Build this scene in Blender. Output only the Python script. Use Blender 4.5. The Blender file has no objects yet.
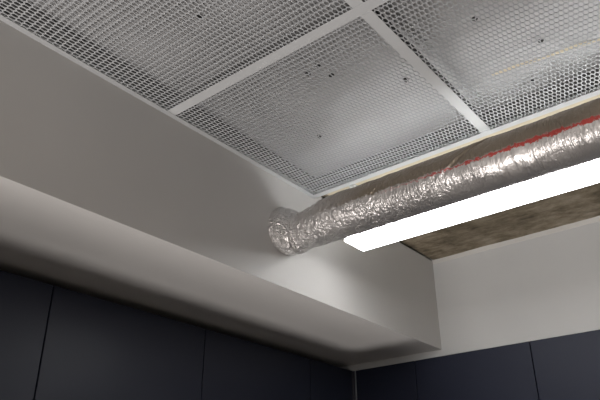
import bpy, bmesh, math, random
from mathutils import Vector, Matrix, noise as mnoise
random.seed(7)
S = bpy.context.scene
COL = S.collection
H = 1.5                      # camera height above the floor

# ------------------------------------------------------------- helpers
def lin(c):
    return tuple(((v/255)/12.92 if v/255 <= .04045 else ((v/255+.055)/1.055)**2.4) for v in c)

class MB:
    def __init__(self): self.v = []; self.f = []
    def box(self, x0, x1, y0, y1, z0, z1):
        b = len(self.v)
        self.v += [(x, y, z) for z in (z0, z1) for y in (y0, y1) for x in (x0, x1)]
        for q in ((0,2,3,1),(4,5,7,6),(0,1,5,4),(2,6,7,3),(0,4,6,2),(1,3,7,5)):
            self.f.append(tuple(b+i for i in q))
        return self
    def prism_y(self, pts, y0, y1):
        """profile in xz (counter-clockwise seen from -y) swept along y"""
        n = len(pts); b = len(self.v)
        self.v += [(x, y0, z) for x, z in pts] + [(x, y1, z) for x, z in pts]
        self.f.append(tuple(b+i for i in range(n)))
        self.f.append(tuple(b+n+i for i in reversed(range(n))))
        for i in range(n):
            j = (i+1) % n
            self.f.append((b+i, b+n+i, b+n+j, b+j))
        return self
    def cyl(self, c, r, h, n=16, axis='z', r2=None):
        r2 = r if r2 is None else r2
        b = len(self.v)
        for k, (rr, t) in enumerate(((r, 0), (r2, h))):
            for i in range(n):
                a = 2*math.pi*i/n; u, w = rr*math.cos(a), rr*math.sin(a)
                p = {'z': (u, w, t), 'x': (t, u, w), 'y': (u, t, w)}[axis]
                self.v.append((c[0]+p[0], c[1]+p[1], c[2]+p[2]))
        self.f.append(tuple(b+i for i in reversed(range(n))))
        self.f.append(tuple(b+n+i for i in range(n)))
        for i in range(n):
            j = (i+1) % n
            self.f.append((b+i, b+j, b+n+j, b+n+i))
        return self
    def build(self, name, mat, parent=None, bevel=0, smooth=False, origin=None):
        me = bpy.data.meshes.new(name)
        vs = self.v
        if origin is not None:
            vs = [(x-origin[0], y-origin[1], z-origin[2]) for x, y, z in vs]
        me.from_pydata(vs, [], self.f); me.update()
        bm = bmesh.new(); bm.from_mesh(me)
        bmesh.ops.recalc_face_normals(bm, faces=bm.faces[:])
        bm.to_mesh(me); bm.free()
        if smooth:
            for p in me.polygons: p.use_smooth = True
        me.materials.append(mat)
        o = bpy.data.objects.new(name, me); COL.objects.link(o)
        if origin is not None: o.location = origin
        if parent: o.parent = parent
        if bevel:
            m = o.modifiers.new('bevel', 'BEVEL'); m.width = bevel; m.segments = 2; m.limit_method = 'ANGLE'
        return o

def tag(o, label=None, cat=None, group=None, kind=None):
    for k, v in (('label', label), ('category', cat), ('group', group), ('kind', kind)):
        if v: o[k] = v
    return o

def empty(name, loc):
    o = bpy.data.objects.new(name, None); COL.objects.link(o); o.location = loc
    o.empty_display_size = .05
    return o

def part(mb, name, mat, root, **k):
    o = mb.build(name, mat, None, **k)
    o.parent = root
    o.matrix_parent_inverse = Matrix.Translation(root.location).inverted()
    return o

def new_mat(name, base, rough=.5, metal=0., spec=None):
    m = bpy.data.materials.new(name); m.use_nodes = True
    nt = m.node_tree; b = nt.nodes['Principled BSDF']
    b.inputs['Base Color'].default_value = (*base, 1)
    b.inputs['Roughness'].default_value = rough
    b.inputs['Metallic'].default_value = metal
    if spec is not None: b.inputs['Specular IOR Level'].default_value = spec
    return m, nt, b

def N(nt, t, **k):
    n = nt.nodes.new(t)
    for a, v in k.items():
        if a in n.inputs.keys(): n.inputs[a].default_value = v
        else: setattr(n, a, v)
    return n

def mapped(nt, scale=(1,1,1)):
    tc = N(nt, 'ShaderNodeTexCoord'); mp = N(nt, 'ShaderNodeMapping')
    mp.inputs['Scale'].default_value = scale
    nt.links.new(tc.outputs['Object'], mp.inputs['Vector'])
    return mp.outputs['Vector']

def add_bump(nt, b, src, strength, dist):
    bp = N(nt, 'ShaderNodeBump'); bp.inputs['Strength'].default_value = strength
    bp.inputs['Distance'].default_value = dist
    nt.links.new(src, bp.inputs['Height'])
    nt.links.new(bp.outputs['Normal'], b.inputs['Normal'])
    return bp

def math_node(nt, op, a, b2=None, clamp=False):
    n = N(nt, 'ShaderNodeMath'); n.operation = op; n.use_clamp = clamp
    for i, s in enumerate((a, b2)):
        if s is None: continue
        if isinstance(s, (int, float)): n.inputs[i].default_value = s
        else: nt.links.new(s, n.inputs[i])
    return n.outputs[0]

# ----------------------------------------------------------- materials
def paint(name, c, rough=.6, var=.03):
    m, nt, b = new_mat(name, c, rough, 0, .35)
    vec = mapped(nt)
    n = N(nt, 'ShaderNodeTexNoise', Scale=2.2, Detail=4.0); nt.links.new(vec, n.inputs['Vector'])
    r = N(nt, 'ShaderNodeValToRGB')
    r.color_ramp.elements[0].position = .35; r.color_ramp.elements[1].position = .65
    r.color_ramp.elements[0].color = (*[v*(1-var) for v in c], 1)
    r.color_ramp.elements[1].color = (*[min(1, v*(1+var)) for v in c], 1)
    nt.links.new(n.outputs['Fac'], r.inputs['Fac']); nt.links.new(r.outputs['Color'], b.inputs['Base Color'])
    n2 = N(nt, 'ShaderNodeTexNoise', Scale=180.0, Detail=2.0); nt.links.new(vec, n2.inputs['Vector'])
    add_bump(nt, b, n2.outputs['Fac'], .06, .0008)
    return m

M_WALL = paint('painted_plaster', (.60, .590, .576))
M_RWALL = paint('painted_plaster_neutral', (.60, .607, .607))
M_CEIL = paint('plasterboard', (.6, .6, .6))
M_FLOOR = paint('floor_resin', (.30, .27, .25), .45, .06)
M_TRIM = paint('joint_filler', (.66, .65, .63))
M_BAR = paint('grid_enamel', (.56, .575, .585), .45, .01)
M_MESHM = new_mat('expanded_metal_enamel', (.46, .475, .49), .5)[0]
M_CAB = None

def cab_mat():
    m, nt, b = new_mat('navy_laminate', (.020, .0245, .045), .40, 0, .4)
    vec = mapped(nt)
    n = N(nt, 'ShaderNodeTexNoise', Scale=3.0, Detail=3.0); nt.links.new(vec, n.inputs['Vector'])
    r = N(nt, 'ShaderNodeMapRange'); r.inputs['To Min'].default_value = .38; r.inputs['To Max'].default_value = .47
    nt.links.new(n.outputs['Fac'], r.inputs['Value']); nt.links.new(r.outputs['Result'], b.inputs['Roughness'])
    return m
M_CAB = cab_mat()
M_CARC = new_mat('carcass_black', (.006, .006, .007), .7)[0]
M_STEEL = new_mat('corner_aluminium', (.20, .20, .23), .38, .9)[0]
M_ZINC = new_mat('zinc_steel', (.5, .5, .5), .35, 1.)[0]
M_WEB_SHADE = new_mat('galvanised_web_and_shade', (.13, .13, .13), .6, .2)[0]  # rail webs, and the dark strip that stands in for shade
M_DARK = new_mat('pin_dark', (.035, .035, .035), .5, .3)[0]
M_WHITE = new_mat('white_plastic', (.78, .78, .76), .4)[0]
M_BLOCKER = new_mat('blocker_laminate', (.30, .28, .26), .5)[0]

def concrete():
    m, nt, b = new_mat('raw_concrete', (.14, .12, .09), .85, 0, .2)
    vec = mapped(nt)
    a = N(nt, 'ShaderNodeTexNoise', Scale=7.0, Detail=9.0, Roughness=.68); nt.links.new(vec, a.inputs['Vector'])
    s = mapped(nt, (9, 22, 10))
    c = N(nt, 'ShaderNodeTexNoise', Scale=2.0, Detail=6.0, Roughness=.7); nt.links.new(s, c.inputs['Vector'])
    mx = math_node(nt, 'ADD', math_node(nt, 'MULTIPLY', a.outputs['Fac'], .6), math_node(nt, 'MULTIPLY', c.outputs['Fac'], .4))
    r = N(nt, 'ShaderNodeValToRGB'); e = r.color_ramp.elements
    e[0].position = .36; e[0].color = (.085, .070, .048, 1)
    e[1].position = .66; e[1].color = (.42, .37, .295, 1)
    k = e.new(.5); k.color = (.235, .196, .140, 1)
    nt.links.new(mx, r.inputs['Fac']); nt.links.new(r.outputs['Color'], b.inputs['Base Color'])
    add_bump(nt, b, mx, .5, .006)
    return m
M_CONC = concrete()

def wood():
    m, nt, b = new_mat('bare_timber', (.5, .38, .22), .65)
    vec = mapped(nt, (3, 90, 90))
    a = N(nt, 'ShaderNodeTexNoise', Scale=2.0, Detail=4.0); nt.links.new(vec, a.inputs['Vector'])
    r = N(nt, 'ShaderNodeValToRGB')
    r.color_ramp.elements[0].color = (.50, .42, .28, 1); r.color_ramp.elements[1].color = (.66, .59, .45, 1)
    nt.links.new(a.outputs['Fac'], r.inputs['Fac']); nt.links.new(r.outputs['Color'], b.inputs['Base Color'])
    return m
M_WOOD = wood()

def foil_board():
    m, nt, b = new_mat('foil_facing', (.60, .60, .605), .50, .62)
    vec = mapped(nt)
    a = N(nt, 'ShaderNodeTexNoise', Scale=5.0, Detail=5.0, Roughness=.6, Distortion=.6); nt.links.new(vec, a.inputs['Vector'])
    w = N(nt, 'ShaderNodeTexVoronoi', Scale=9.0); w.feature = 'DISTANCE_TO_EDGE'; nt.links.new(vec, w.inputs['Vector'])
    cr = math_node(nt, 'MULTIPLY', math_node(nt, 'MINIMUM', w.outputs['Distance'], .06), 2.2)
    hgt = math_node(nt, 'ADD', a.outputs['Fac'], cr)
    add_bump(nt, b, hgt, .22, .004)
    return m
M_FOIL = foil_board()

def duct_foil():
    m, nt, b = new_mat('aluminium_duct_foil', (.64, .62, .61), .37, .80)
    tc = N(nt, 'ShaderNodeTexCoord')
    sep = N(nt, 'ShaderNodeSeparateXYZ'); nt.links.new(tc.outputs['Object'], sep.inputs['Vector'])
    # angle round the axis (object origin lies on the axis)
    ang = math_node(nt, 'ARCTAN2', sep.outputs['Z'], math_node(nt, 'MULTIPLY', sep.outputs['Y'], -1.0))
    # fine ridges across the duct
    cmb = N(nt, 'ShaderNodeCombineXYZ')
    nt.links.new(math_node(nt, 'MULTIPLY', sep.outputs['X'], 150.0), cmb.inputs['X'])
    nt.links.new(math_node(nt, 'MULTIPLY', ang, 1.6), cmb.inputs['Y'])
    r1 = N(nt, 'ShaderNodeTexNoise', Scale=1.0, Detail=2.5, Roughness=.55, Distortion=.9)
    nt.links.new(cmb.outputs['Vector'], r1.inputs['Vector'])
    # crumples
    r2 = N(nt, 'ShaderNodeTexNoise', Scale=30.0, Detail=2.0, Roughness=.45, Distortion=1.2)
    nt.links.new(tc.outputs['Object'], r2.inputs['Vector'])
    v = N(nt, 'ShaderNodeTexVoronoi', Scale=34.0); v.feature = 'DISTANCE_TO_EDGE'
    nt.links.new(r2.outputs['Color'], v.inputs['Vector'])
    vm = N(nt, 'ShaderNodeMapping'); nt.links.new(tc.outputs['Object'], vm.inputs['Vector'])
    nt.links.new(vm.outputs['Vector'], v.inputs['Vector'])
    # crumple amount varies along the duct
    cmb2 = N(nt, 'ShaderNodeCombineXYZ')
    nt.links.new(math_node(nt, 'MULTIPLY', sep.outputs['X'], 7.0), cmb2.inputs['X'])
    nt.links.new(math_node(nt, 'MULTIPLY', ang, .8), cmb2.inputs['Y'])
    am = N(nt, 'ShaderNodeTexNoise', Scale=1.0, Detail=1.0); nt.links.new(cmb2.outputs['Vector'], am.inputs['Vector'])
    amt = N(nt, 'ShaderNodeMapRange', clamp=True)
    amt.inputs['From Min'].default_value = .38; amt.inputs['From Max'].default_value = .66
    amt.inputs['To Min'].default_value = .10; amt.inputs['To Max'].default_value = .8
    nt.links.new(am.outputs['Fac'], amt.inputs['Value'])
    near = N(nt, 'ShaderNodeMapRange', clamp=True)      # more crushed towards the wall end
    near.inputs['From Min'].default_value = .65; near.inputs['From Max'].default_value = .0
    near.inputs['To Min'].default_value = 0.; near.inputs['To Max'].default_value = .85
    nt.links.new(sep.outputs['X'], near.inputs['Value'])
    k = math_node(nt, 'MAXIMUM', amt.outputs['Result'], near.outputs['Result'])
    h1 = math_node(nt, 'MULTIPLY', math_node(nt, 'MULTIPLY', r1.outputs['Fac'], 1.9), k)
    cre = math_node(nt, 'MINIMUM', math_node(nt, 'ABSOLUTE', math_node(nt, 'SUBTRACT', r2.outputs['Fac'], .5)), .12)
    r3 = N(nt, 'ShaderNodeTexNoise', Scale=60.0, Detail=1.0, Roughness=.4, Distortion=.8)
    nt.links.new(tc.outputs['Object'], r3.inputs['Vector'])
    cre2 = math_node(nt, 'ABSOLUTE', math_node(nt, 'SUBTRACT', r3.outputs['Fac'], .5))
    hc = math_node(nt, 'ADD', math_node(nt, 'MULTIPLY', cre, 4.5), math_node(nt, 'MULTIPLY', cre2, 1.8))
    h2 = math_node(nt, 'MULTIPLY', hc, math_node(nt, 'ADD', near.outputs['Result'], .12))
    h = math_node(nt, 'ADD', h1, h2)
    add_bump(nt, b, h, .9, .0048)
    # red line coloured into the foil along one side, ragged where the foil is creased
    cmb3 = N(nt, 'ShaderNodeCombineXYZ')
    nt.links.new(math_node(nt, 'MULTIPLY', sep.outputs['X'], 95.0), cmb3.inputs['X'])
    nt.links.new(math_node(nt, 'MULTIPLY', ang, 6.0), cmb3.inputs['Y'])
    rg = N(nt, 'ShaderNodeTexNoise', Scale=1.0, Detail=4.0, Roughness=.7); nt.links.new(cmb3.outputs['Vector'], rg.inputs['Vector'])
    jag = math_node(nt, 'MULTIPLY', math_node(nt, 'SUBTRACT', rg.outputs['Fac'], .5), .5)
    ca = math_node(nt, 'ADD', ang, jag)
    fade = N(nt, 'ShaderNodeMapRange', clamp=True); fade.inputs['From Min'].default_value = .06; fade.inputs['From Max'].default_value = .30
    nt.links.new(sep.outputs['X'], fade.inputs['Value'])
    d = math_node(nt, 'ABSOLUTE', math_node(nt, 'SUBTRACT', ca, RED_LINE_C))
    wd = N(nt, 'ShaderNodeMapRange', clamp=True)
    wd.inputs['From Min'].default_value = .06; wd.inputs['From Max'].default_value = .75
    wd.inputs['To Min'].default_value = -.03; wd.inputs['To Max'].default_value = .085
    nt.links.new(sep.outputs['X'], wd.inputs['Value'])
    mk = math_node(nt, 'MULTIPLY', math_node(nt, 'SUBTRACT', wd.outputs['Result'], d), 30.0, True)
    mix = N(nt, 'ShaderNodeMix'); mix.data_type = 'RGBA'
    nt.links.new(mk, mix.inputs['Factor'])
    ab = N(nt, 'ShaderNodeMapRange', clamp=True)          # brown reflection of the room tinted into the foil above the red line
    ab.inputs['From Min'].default_value = RED_LINE_C+.03; ab.inputs['From Max'].default_value = RED_LINE_C+.10
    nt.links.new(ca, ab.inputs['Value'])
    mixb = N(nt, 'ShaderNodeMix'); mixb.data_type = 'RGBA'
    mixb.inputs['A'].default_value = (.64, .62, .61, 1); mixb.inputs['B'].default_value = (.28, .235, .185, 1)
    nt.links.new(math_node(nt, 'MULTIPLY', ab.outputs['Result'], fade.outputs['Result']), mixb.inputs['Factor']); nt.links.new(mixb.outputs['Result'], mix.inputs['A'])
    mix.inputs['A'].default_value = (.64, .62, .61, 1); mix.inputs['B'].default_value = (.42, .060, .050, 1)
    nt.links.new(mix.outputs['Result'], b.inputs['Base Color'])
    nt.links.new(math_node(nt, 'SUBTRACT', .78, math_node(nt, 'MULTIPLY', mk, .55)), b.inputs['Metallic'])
    return m
RED_LINE_C = math.radians(-8.5)      # measured from the -y side upwards
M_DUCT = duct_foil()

def emit(name, c, s):
    m, nt, b = new_mat(name, (.12, .12, .12), .4)
    b.inputs['Emission Color'].default_value = (*c, 1); b.inputs['Emission Strength'].default_value = s
    return m
M_OPAL = emit('opal_diffuser', (1, 1, 1), 11.0)
M_SIDE = emit('side_glow_lens', (1, 1, .99), 12.5)
M_TOP = emit('upper_lens', (1, 1, .99), 3.0)
M_FAR = emit('side_glow_lens_wall', (1, 1, .99), 2.5)
M_END = emit('end_glow_lens', (1, 1, 1), 4.0)
M_FILL = emit('fill_lamp_warm', (1, .93, .88), 14.0)

# ----------------------------------------------------------- dimensions
XB = -1.12          # bulkhead face
YR = 2.2456         # right-hand wall
ZS = H + .5998      # soffit underside
ZG = H + .935       # ceiling grid underside
ZF = H + 1.005      # foil board underside
ZC = H + .962       # exposed concrete underside
XC = -1.53; ZT = H + .574   # dark fronts: plane and top
X1, Y0 = 2.6, -2.6

# ------------------------------------------------------------ the room
def struct(o):
    o['kind'] = 'structure'; return o

# left wall with its projecting bulkhead, an L-shaped section
mb = MB()
mb.prism_y([(XC-.57, 0), (XC-.55, 0), (XC-.55, ZS), (XB, ZS), (XB, ZC-.004), (XC-.57, ZC-.004)], 1.461, YR)
mb.prism_y([(XC-.57, 0), (XC-.55, 0), (XC-.55, ZS), (XB, ZS), (XB, H+1.04), (XC-.57, H+1.04)], Y0, 1.461)
struct(mb.build('wall_left', M_WALL))
mb = MB().box(XC-.57, X1, YR, YR+.55, ZT+.001, H+1.04)
mb.box(XC-.57, X1, YR+.55, YR+.6, 0, H+1.04)
struct(mb.build('wall_right', M_RWALL))
struct(MB().box(X1, X1+.1, Y0, YR+.6, 0, H+1.04).build('wall_east', M_RWALL))
struct(MB().box(XC-.57, X1, Y0-.1, Y0, 0, H+1.04).build('wall_back', M_RWALL))
struct(MB().box(XC-.57, X1+.1, Y0-.1, YR+.6, -.1, 0).build('floor', M_FLOOR))
# raw concrete slab above, with the lower strip left exposed by the right-hand wall
mb = MB().box(XC-.57, X1+.1, Y0-.1, YR+.6, H+1.04, H+1.12)
struct(mb.build('ceiling', M_CONC))
def wavy_slab():
    m = MB(); nx, ny = 120, 26
    x0, x1, y0, y1 = XB+.004, X1, 1.486, YR
    for j in range(ny+1):
        for i in range(nx+1):
            x = x0+(x1-x0)*i/nx; y = y0+(y1-y0)*j/ny
            z = ZC + .004*mnoise.noise(Vector((x*5, y*9, 0))) + .002*mnoise.noise(Vector((x*22, y*30, 3)))
            m.v.append((x, y, z))
    for j in range(ny):
        for i in range(nx):
            a = j*(nx+1)+i; m.f.append((a, a+nx+1, a+nx+2, a+1))
    # rim up to the slab
    b = len(m.v); top = H+1.04
    rim = [i for i in range(nx+1)] + [j*(nx+1)+nx for j in range(1, ny+1)] + [ny*(nx+1)+i for i in range(nx-1, -1, -1)] + [j*(nx+1) for j in range(ny-1, 0, -1)]
    for r in rim: m.v.append((m.v[r][0], m.v[r][1], top))
    n = len(rim)
    for k in range(n): m.f.append((rim[k], rim[(k+1) % n], b+(k+1) % n, b+k))
    m.f.append(tuple(b+k for k in range(n)))
    return m
o = wavy_slab().build('ceiling_exposed_slab', M_CONC); o.name = 'trim_1'; struct(o)
# filler strip where the concrete meets the right-hand wall
struct(MB().box(XB+.001, X1, YR-.003, YR-.0005, ZC-.018, ZC+.0035).build('trim_2', M_TRIM, bevel=.0008))

GX = [-.524, .073]; GY = [.855, .258]; BW = .0135
# --------------------------------------------------------- ceiling grid
def tbar(name, x0, x1, y0, y1, along, label, up=True):
    m = MB().box(x0, x1, y0, y1, ZG, ZG+.0012)
    if along == 'x':
        c = (y0+y1)/2; wb = MB().box(x0, x1, c-.001, c+.001, ZG+.0012, ZG+.03).box(x0, x1, c-.004, c+.004, ZG+.03, ZG+.038)
    else:
        c = (x0+x1)/2; wb = MB().box(c-.001, c+.001, y0, y1, ZG+.0012, ZG+.03)
        wb.box(c-.004, c+.004, y0, y1, ZG+.03, ZG+.038)
    o = m.build(name, M_BAR, origin=((x0+x1)/2, (y0+y1)/2, ZG))
    part(wb, 'web', M_WEB_SHADE, o)
    return tag(o, label, 'ceiling rail', 'exposed rails of the ceiling grid')
YE = 1.4405
tbar('ceiling_rail', XB+.016, GX[1]+BW-.001, GY[0]-BW, GY[0]+BW, 'x', 'long grey ceiling rail running from the bulkhead up to the top edge of the picture')
tbar('ceiling_rail', GX[0]-BW, GX[0]+BW, GY[0]+BW+.0007, YE-.0007, 'y', 'grey cross rail between the two mesh tiles nearest the foil duct')
tbar('ceiling_rail', GX[0]-BW, GX[0]+BW, GY[1]+.001, GY[0]-BW-.0007, 'y', 'short end of grey cross rail seen at the top edge beyond the long rail')
# perimeter angles
m = MB().box(XB+.0005, XB+.0155, GY[1]-BW+.001, 1.4615, ZG, ZG+.0012).box(XB+.0005, XB+.0017, GY[1]-BW+.001, 1.4615, ZG+.0012, ZG+.022)
struct(m.build('trim_4', M_BAR))
m = MB().box(XB+.016, GX[1]+BW-.001, YE, 1.4615, ZG, ZG+.0012).box(XB+.016, GX[1]+BW-.001, 1.4603, 1.4615, ZG+.0012, H+1.0398)
struct(m.build('trim_5', M_BAR))
struct(MB().box(XB+.0005, -1.0725, 1.462, 1.4855, ZC-.012, H+1.0395).build('trim_3', M_TRIM))

m = MB().box(XB+.002, XB+.010, GY[1]-.05, 1.4600, ZG+.024, H+1.0385).box(XB+.0105, GX[1]+.3, 1.4562, 1.4600, ZG+.024, H+1.0385)  # dark strip added for the shade in the void above the tile border
tag(m.build('void_shade_strip', M_WEB_SHADE, origin=(XB+.005, 1.45, ZG+.024)), 'dark strip added for the shade above the mesh border, beside the silver board', 'shade strip')

# ------------------------------------------------------------ mesh tile
def mesh_tile(w, h, px=.010, py=.015, strand=.0020, th=.0016):
    m = MB(); nx = int(w/px)+1; ny = int(h/py)+1
    hexo = [(0, py*2/3), (-px/2, py/3), (-px/2, -py/3), (0, -py*2/3), (px/2, -py/3), (px/2, py/3)]
    t = strand/2
    # inner outline: inset by half a strand, a little more at the bonds
    hexi = [(0, py*2/3-t*2.0), (-px/2+t*1.05, py/3-t*.55), (-px/2+t*1.05, -py/3+t*.55), (0, -py*2/3+t*2.0), (px/2-t*1.05, -py/3+t*.55), (px/2-t*1.05, py/3-t*.55)]
    for r in range(-ny//2, ny//2+1):
        for c in range(-nx//2-1, nx//2+1):
            cx = c*px + (px/2 if r % 2 else 0); cy = r*py
            if abs(cx) > w/2-px/2+.0001 or abs(cy) > h/2-py*.6: continue
            b = len(m.v)
            for z in (0, th):
                m.v += [(cx+x, cy+y, z) for x, y in hexo]
                m.v += [(cx+x, cy+y, z) for x, y in hexi]
            for i in range(6):
                j = (i+1) % 6
                m.f.append((b+i, b+j, b+6+j, b+6+i))          # underside
                m.f.append((b+12+i, b+18+i, b+18+j, b+12+j))   # top
                m.f.append((b+6+i, b+6+j, b+18+j, b+18+i))     # inside wall
    # thin flat border strip
    return m
TW = .584; TH = .590
tm = mesh_tile(TW, TH)
me0 = None
tiles = [((XB+.016+GX[0]-BW)/2, (GY[0]+BW+YE)/2, 'mesh ceiling tile in the middle, between the long rail, the cross rail and the foil duct'),
         ((XB+.016+GX[0]-BW)/2, (GY[0]+GY[1])/2, 'mesh ceiling tile at upper left, above the long grey bulkhead'),
         ((GX[0]+GX[1])/2, (GY[0]+BW+YE)/2, 'mesh ceiling tile at upper right, bright foil and a yellowish streak behind it'),
         ((GX[0]+GX[1])/2, (GY[0]+GY[1])/2, 'mesh ceiling tile whose corner just shows at the top edge where the rails cross')]
first = None
for x, y, lab in tiles:
    if first is None:
        me = bpy.data.meshes.new('mesh_ceiling_tile'); me.from_pydata(tm.v, [], tm.f); me.update(); me.materials.append(M_MESHM)
        o = bpy.data.objects.new('mesh_ceiling_tile', me); first = o
    else:
        o = first.copy()
    COL.objects.link(o); o.location = (x, y, ZG+.0014)
    tag(o, lab, 'ceiling tile', 'expanded metal ceiling tiles')

# ----------------------------------------------- foil-faced insulation
def foil_sheet(x0, x1, y0, y1):
    m = MB(); nx = 120; ny = int(nx*(y1-y0)/(x1-x0))
    pins = PINS
    for j in range(ny+1):
        for i in range(nx+1):
            x = x0+(x1-x0)*i/nx; y = y0+(y1-y0)*j/ny
            z = ZF + .0025*mnoise.noise(Vector((x*4, y*4, 1))) + .0012*mnoise.noise(Vector((x*14, y*14, 5)))
            for p in pins:
                d = math.hypot(x-p[0], y-p[1]); z += .006*math.exp(-(d/.02)**2)
            m.v.append((x, y, z))
    for j in range(ny):
        for i in range(nx):
            a = j*(nx+1)+i; m.f.append((a, a+nx+1, a+nx+2, a+1))
    b = len(m.v); top = H+1.038
    rim = [i for i in range(nx+1)] + [j*(nx+1)+nx for j in range(1, ny+1)] + [ny*(nx+1)+i for i in range(nx-1, -1, -1)] + [j*(nx+1) for j in range(ny-1, 0, -1)]
    for r in rim: m.v.append((m.v[r][0], m.v[r][1], top))
    n = len(rim)
    for k in range(n): m.f.append((rim[k], rim[(k+1) % n], b+(k+1) % n, b+k))
    m.f.append(tuple(b+k for k in range(n)))
    return m
PINS = [(-.756, 1.012), (-.796, 1.024), (-.755, 1.066), (-.387, 1.105), (-.372, 1.408), (-.856, .714), (-.62, 1.20), (-.30, 1.27), (-.95, 1.27), (-.93, .52)]
fb = foil_sheet(XB+.012, GX[1]+.3, .1, 1.455).build('foil_insulation_board', M_FOIL, smooth=True, origin=(-.4, .8, ZF))
tag(fb, 'silver foil-faced insulation board seen through the mesh ceiling tiles', 'insulation')
for i, (x, y) in enumerate(PINS):
    m = MB().cyl((x, y, ZF+.002), .0065, .0035, 12, 'z', .0075).cyl((x, y, ZF-.004), .0015, .006, 8)
    q = m.build('fixing_pin', M_DARK); q.parent = fb
    q.matrix_parent_inverse = Matrix.Translation(fb.location).inverted()
# narrow yellowish streak on the foil
m = MB()
pts = [(-.44, 1.312), (-.38, 1.318), (-.30, 1.330), (-.24, 1.336), (-.18, 1.347), (-.08, 1.362), (.05, 1.38)]
for k in range(len(pts)-1):
    (xa, ya), (xb, yb) = pts[k], pts[k+1]
    b = len(m.v)
    wa, wb = .004+.003*(k % 2), .004+.003*((k+1) % 2)
    for z in (ZF-.0024, ZF-.0018):
        m.v += [(xa, ya-wa, z), (xb, yb-wb, z), (xb, yb+wb, z), (xa, ya+wa, z)]
    for qd in ((0,1,2,3),(4,7,6,5),(0,4,5,1),(1,5,6,2),(2,6,7,3),(3,7,4,0)): m.f.append(tuple(b+i for i in qd))
q = m.build('yellowish_streak', new_mat('yellowish_foil_strip', (.72, .64, .48), .5, .5)[0]); q.parent = fb
q.matrix_parent_inverse = Matrix.Translation(fb.location).inverted(); q['label'] = 'narrow yellowish streak on the foil'

# -------------------------------------------------------- timber batten
m = MB()
bat = m.box(-1.072, X1-.3, 1.4625, 1.4855, ZG+.002, ZG+.030).build('timber_batten', M_WOOD, origin=(-.4, 1.474, ZG+.002), bevel=.001)
tag(bat, 'pale bare timber batten along the edge of the mesh ceiling above the foil duct', 'batten')
m = MB().box(-.985, -.962, 1.463, 1.4865, ZG-.0025, ZG+.0018).box(-.978, -.968, 1.4625, 1.468, ZG-.006, ZG-.0025)
tag(m.build('batten_clip', M_WHITE, bevel=.0006, origin=(-.973, 1.475, ZG)), 'small white clip on the underside of the timber batten', 'clip')

# ------------------------------------------------------------ foil duct
DY, DZ, DR = 1.335, H+.772, .0625
def duct():
    m = MB(); L = X1-XB-.002
    xs = []; x = -.006
    while x < 1.25: xs.append(x); x += .0022
    while x < L: xs.append(x); x += .02
    xs.append(L); n = 132
    for x in xs:
        # flare at the wall, waist, then straight
        if x < .022: base = .0685
        else:
            t = min(1, (x-.022)/.035); s = t*t*(3-2*t); base = .0685*(1-s)+.0540*s
            t = min(1, max(0, (x-.065)/.10)); s = t*t*(3-2*t); base = base*(1-s)+DR*s
        t = min(1, max(0, x/.065)); oy = -.021*(1-t*t*(3-2*t)); oz = -.003 - .008*min(1, max(0, x)/.05) if x < .05 else -.011*(1-min(1, (x-.05)/.12))
        nearw = max(0, 1-x/.42)
        for i in range(n):
            a = 2*math.pi*i/n; ca, sa = math.cos(a), math.sin(a)
            P = Vector((x*26, ca*2.2, sa*2.2))
            crush = mnoise.noise(P)*.0040 + abs(mnoise.noise(P*2.1+Vector((5, 0, 0))))*.0030 + mnoise.noise(P*4.3)*.0012
            rid = mnoise.noise(Vector((x*120, a*1.4+4, .7)))*.0007 + mnoise.noise(Vector((x*60, a*2.0, 3.1)))*.0004
            amp = .35+.65*max(0, mnoise.noise(Vector((x*3.0, ca, sa)))*1.8+.3)
            r = base + crush*(.14+.86*nearw**.8) + rid*amp*(1.0+1.2*nearw) + .0012*mnoise.noise(Vector((x*5, ca*1.2, sa*1.2)))
            # fold of slack foil part-way along
            aa = a-math.pi                    # 0 on the side facing the room, negative upwards
            g = x-.545+.10*aa+.012*mnoise.noise(Vector((a*5, 3, 1)))
            r += (.0028*math.exp(-(g/.007)**2)-.0020*math.exp(-((g-.013)/.006)**2)+.0015*math.exp(-((g+.03)/.008)**2))*max(0, math.cos((aa+.35)*1.25) if abs(aa+.35) < 1.25 else 0)
            if x < .02: r += .0025*abs(mnoise.noise(Vector((ca*5, sa*5, 9))))
            m.v.append((x, r*ca+oy, r*sa+oz))
    for k in range(len(xs)-1):
        for i in range(n):
            j = (i+1) % n; m.f.append((k*n+i, k*n+j, (k+1)*n+j, (k+1)*n+i))
    m.f.append(tuple(range(n))); m.f.append(tuple((len(xs)-1)*n+i for i in range(n)))
    return m
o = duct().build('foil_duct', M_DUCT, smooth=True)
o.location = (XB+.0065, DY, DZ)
tag(o, 'crumpled silver foil ventilation duct with a red line, running out of the bulkhead', 'duct')

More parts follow.
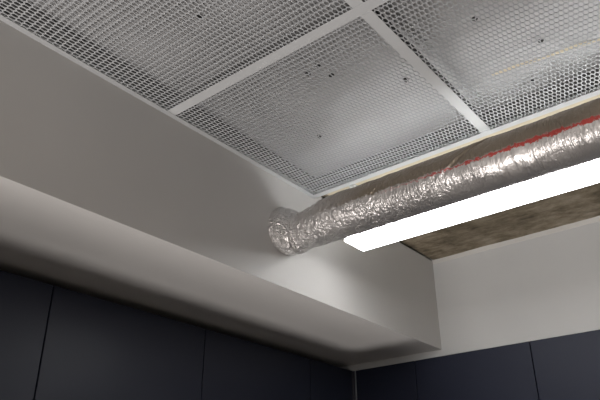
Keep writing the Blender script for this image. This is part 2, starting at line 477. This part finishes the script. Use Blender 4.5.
# ------------------------------------------------------------ luminaire
def linear_lamp(x0, x1, y0, y1, z0, z1, mat, label, ztop, side=None):
    r = empty('linear_ceiling_lamp', ((x0+x1)/2, (y0+y1)/2, z0))
    tag(r, label, 'ceiling lamp')
    part(MB().box(x0+.003, x1-.003, y0+.003, y1-.003, z0, z1-.012), 'diffuser', mat, r, bevel=.0015)
    if side:
        part(MB().box(x0+.02, x1-.004, y0+.0012, y0+.0026, z0+.013, z1-.014), 'side_lens', side, r)
        part(MB().box(x0+.02, x1-.004, y1-.0026, y1-.0012, z0+.006, z1-.014), 'side_lens', M_FAR, r)
        part(MB().box(x0+.01, x1-.004, y0+.004, y0+.028, z1-.0118, z1-.0098), 'upper_lens', M_TOP, r)
        part(MB().box(x0+.0012, x0+.0026, y0+.01, y1-.01, z0+.006, z1-.014), 'end_lens', M_END, r)
    f = MB()   # slim white frame round the lower edge and the upper edge
    for za, zb in ((z0+.0005, z0+.0030),):
        f.box(x0, x1, y0, y0+.0026, za, zb).box(x0, x1, y1-.0026, y1, za, zb)
        f.box(x0, x0+.0026, y0+.0026, y1-.0026, za, zb).box(x1-.0026, x1, y0+.0026, y1-.0026, za, zb)
    part(f, 'frame', M_WHITE, r)
    part(MB().box(x0+.02, x1-.02, y0+.03, y1-.03, z1-.0118, z1), 'housing', M_WHITE, r)
    for x in (x0+.3, x1-.3):
        part(MB().cyl((x, (y0+y1)/2, z1+.0002), .0012, ztop-z1, 8), 'suspension_wire', M_ZINC, r)
    return r
linear_lamp(-1.002, .50, 1.4455, 1.551, H+.750, H+.80, M_OPAL, 'slim white linear lamp glowing beside the foil duct', ZC-.001, M_SIDE)
linear_lamp(-.1, 1.40, -.55, -.445, H+.620, H+.67, M_FILL, 'added fill lamp hanging unseen behind the camera', H+1.0395)  # unseen lamp added behind the camera to fill the room

# ------------------------------------------------- dark cabinet fronts
def cabinet(name, label, x0, x1, y0, y1, face, door, group):
    """tall cabinet; face is 'x' (door looks towards +x) or 'y' (door looks towards -y)"""
    g = .0020
    if face == 'x':
        r = empty(name, ((x0+x1)/2, (y0+y1)/2, 0))
        part(MB().box(x0, x1-.021, y0+.0005, y1-.0005, .0, ZT-.002), 'carcass', M_CARC, r)
        part(MB().box(x1-.0195, x1, y0+g, y1-g, .08, ZT), 'door', M_CAB, r, bevel=.0008)
    else:
        r = empty(name, ((x0+x1)/2, (y0+y1)/2, 0))
        part(MB().box(x0+.0005, x1-.0005, y0+.021, y1, .0, ZT-.002), 'carcass', M_CARC, r)
        part(MB().box(x0+g, x1-g, y0, y0+.0195, .08, ZT), 'door', M_CAB, r, bevel=.0008)
    return tag(r, label, 'cabinet', group)
GL, GR = 'tall dark cabinets along the left wall', 'tall dark cabinets along the right-hand wall'
XBK = XC-.545
ys = [.309, .859, 1.409, 1.957]
labs = ['black-navy tall cabinet at the far left edge, under the bulkhead',
        'wide navy cabinet under the bulkhead, second from the left edge',
        'dark cabinet under the bulkhead, just left of the narrow one by the corner']
for k in range(3):
    cabinet('tall_cabinet', labs[k], XBK, XC, ys[k], ys[k+1], 'x', None, GL)
cabinet('tall_cabinet', 'narrow near-black cabinet left of the metal corner strip', XBK, XC, ys[3], YR-.006, 'x', None, GL)
xs = [-1.2395, -.7825, -.3255]
cabinet('tall_cabinet', 'narrow near-black cabinet right of the metal corner strip', XC+.012, xs[0], YR-.001, YR+.545, 'y', None, GR)
cabinet('tall_cabinet', 'navy cabinet on the right-hand wall, second from the corner', xs[0], xs[1], YR-.001, YR+.545, 'y', None, GR)
cabinet('tall_cabinet', 'lighter navy cabinet at the lower right edge', xs[1], xs[2], YR-.001, YR+.545, 'y', None, GR)
m = MB().box(XC+.0005, XC+.0035, YR-.0135, YR-.0105, 0, ZT-.001).box(XC+.0035, XC+.0075, YR-.0035, YR-.0012, 0, ZT-.001).box(XC+.0005, XC+.0025, YR-.0105, YR-.0012, 0, ZT-.002)
tag(m.build('corner_strip', M_STEEL, origin=(XC, YR-.01, 0)), 'slim metal corner strip where the two runs of dark cabinets meet', 'corner trim')

# ------------- added light blockers below the frame: L-shaped counter and narrow table
DZT = .75; CX = -1.298; CY = 1.513
r = empty('soffit_blocker', (XC+.1, YR-.3, 0)); tag(r, 'added L-shaped light blocker out of frame, shades the back of the soffit', 'light blocker')
m = MB()
pts = [(XC+.004, -1.4), (CX, -1.4), (CX, CY), (1.2, CY), (1.2, YR-.02), (XC+.004, YR-.02)]
b = len(m.v); n = len(pts)
m.v += [(x, y, DZT-.03) for x, y in pts] + [(x, y, DZT) for x, y in pts]
m.f.append(tuple(range(n-1, -1, -1))); m.f.append(tuple(n+i for i in range(n)))
for i in range(n): m.f.append((i, (i+1) % n, n+(i+1) % n, n+i))
part(m, 'blocker_top', M_BLOCKER, r)
for x, y in ((CX-.05, -1.35), (XC+.05, -1.35), (XC+.05, YR-.08), (1.15, CY+.05), (1.15, YR-.08)):
    part(MB().box(x-.02, x+.02, y-.02, y+.02, 0, DZT-.0305), 'blocker_leg', M_ZINC, r)
TX0 = -1.195
r = empty('slot_blocker', (-1.03, .1, 0)); tag(r, 'added narrow light blocker below the frame, its edges cut the uplighters', 'narrow light blocker')
part(MB().box(TX0, -.85, -1.4, CY-.01, DZT-.03, DZT), 'blocker_slab', M_BLOCKER, r, bevel=.001)
for x in (TX0+.035, -.885):
    for y in (-1.35, CY-.06):
        part(MB().box(x-.02, x+.02, y-.02, y+.02, 0, DZT-.0305), 'blocker_leg', M_ZINC, r)

# added unseen uplighter, lights the soffit through the gap between the blockers
LX, LY, LZ = -1.25, 1.25, .09
r = empty('fill_uplighter', (LX, LY, 0)); tag(r, 'added unseen uplighter that lights the soffit', 'fill light')
part(MB().cyl((LX, LY, 0), .06, .05, 24), 'base', M_DARK, r)
part(MB().cyl((LX, LY, .0505), .045, .02, 24), 'fill_head', M_WHITE, r)

def lamp(kind, name, loc, rot, energy, color, size, **k):
    l = bpy.data.lights.new(name, kind); l.energy = energy; l.color = color
    if kind == 'AREA': l.size = size
    else: l.shadow_soft_size = size
    for a, v in k.items(): setattr(l, a, v)
    o = bpy.data.objects.new(name, l); COL.objects.link(o); o.location = loc; o.rotation_euler = rot
    return o
lamp('SPOT', 'soffit_fill', (LX, LY, LZ), (math.pi, 0, 0), 42, (1, .94, .90), .025, spot_size=math.radians(120), spot_blend=.6)

r = empty('fill_uplighter', (-.72, -1.0, 0)); tag(r, 'added unseen uplighter that lights the ceiling and walls', 'fill light')  # added unseen source, brightens ceiling, duct and upper walls
part(MB().cyl((-.72, -1.0, 0), .06, .05, 24), 'base', M_DARK, r)
part(MB().cyl((-.72, -1.0, .0505), .045, .02, 24), 'fill_head', M_WHITE, r)
lamp('SPOT', 'room_fill', (-.72, -1.0, .1), (math.pi, 0, 0), 228, (1, .94, .90), .09, spot_size=math.radians(150), spot_blend=.5)

# ---------------------------------------------------------------- world
w = bpy.data.worlds.new('world'); S.world = w; w.use_nodes = True
w.node_tree.nodes['Background'].inputs['Color'].default_value = (.5, .5, .52, 1)
w.node_tree.nodes['Background'].inputs['Strength'].default_value = .3

# --------------------------------------------------------------- camera
cd = bpy.data.cameras.new('camera'); cam = bpy.data.objects.new('camera', cd); COL.objects.link(cam)
r = Vector((0.77735463, 0.62904354, -0.00489973)); u = Vector((0.28733994, -0.34813631, 0.89232106)); f = Vector((-0.55960302, 0.69505779, 0.4513747))
cam.matrix_world = Matrix(((r.x, u.x, -f.x, 0), (r.y, u.y, -f.y, 0), (r.z, u.z, -f.z, H), (0, 0, 0, 1)))
cd.sensor_width = 36; cd.lens = 646.26/600*36; cd.clip_start = .01
S.camera = cam
S.view_settings.view_transform = 'Standard'; S.view_settings.look = 'None'
S.view_settings.gamma = 1; S.view_settings.exposure = 0
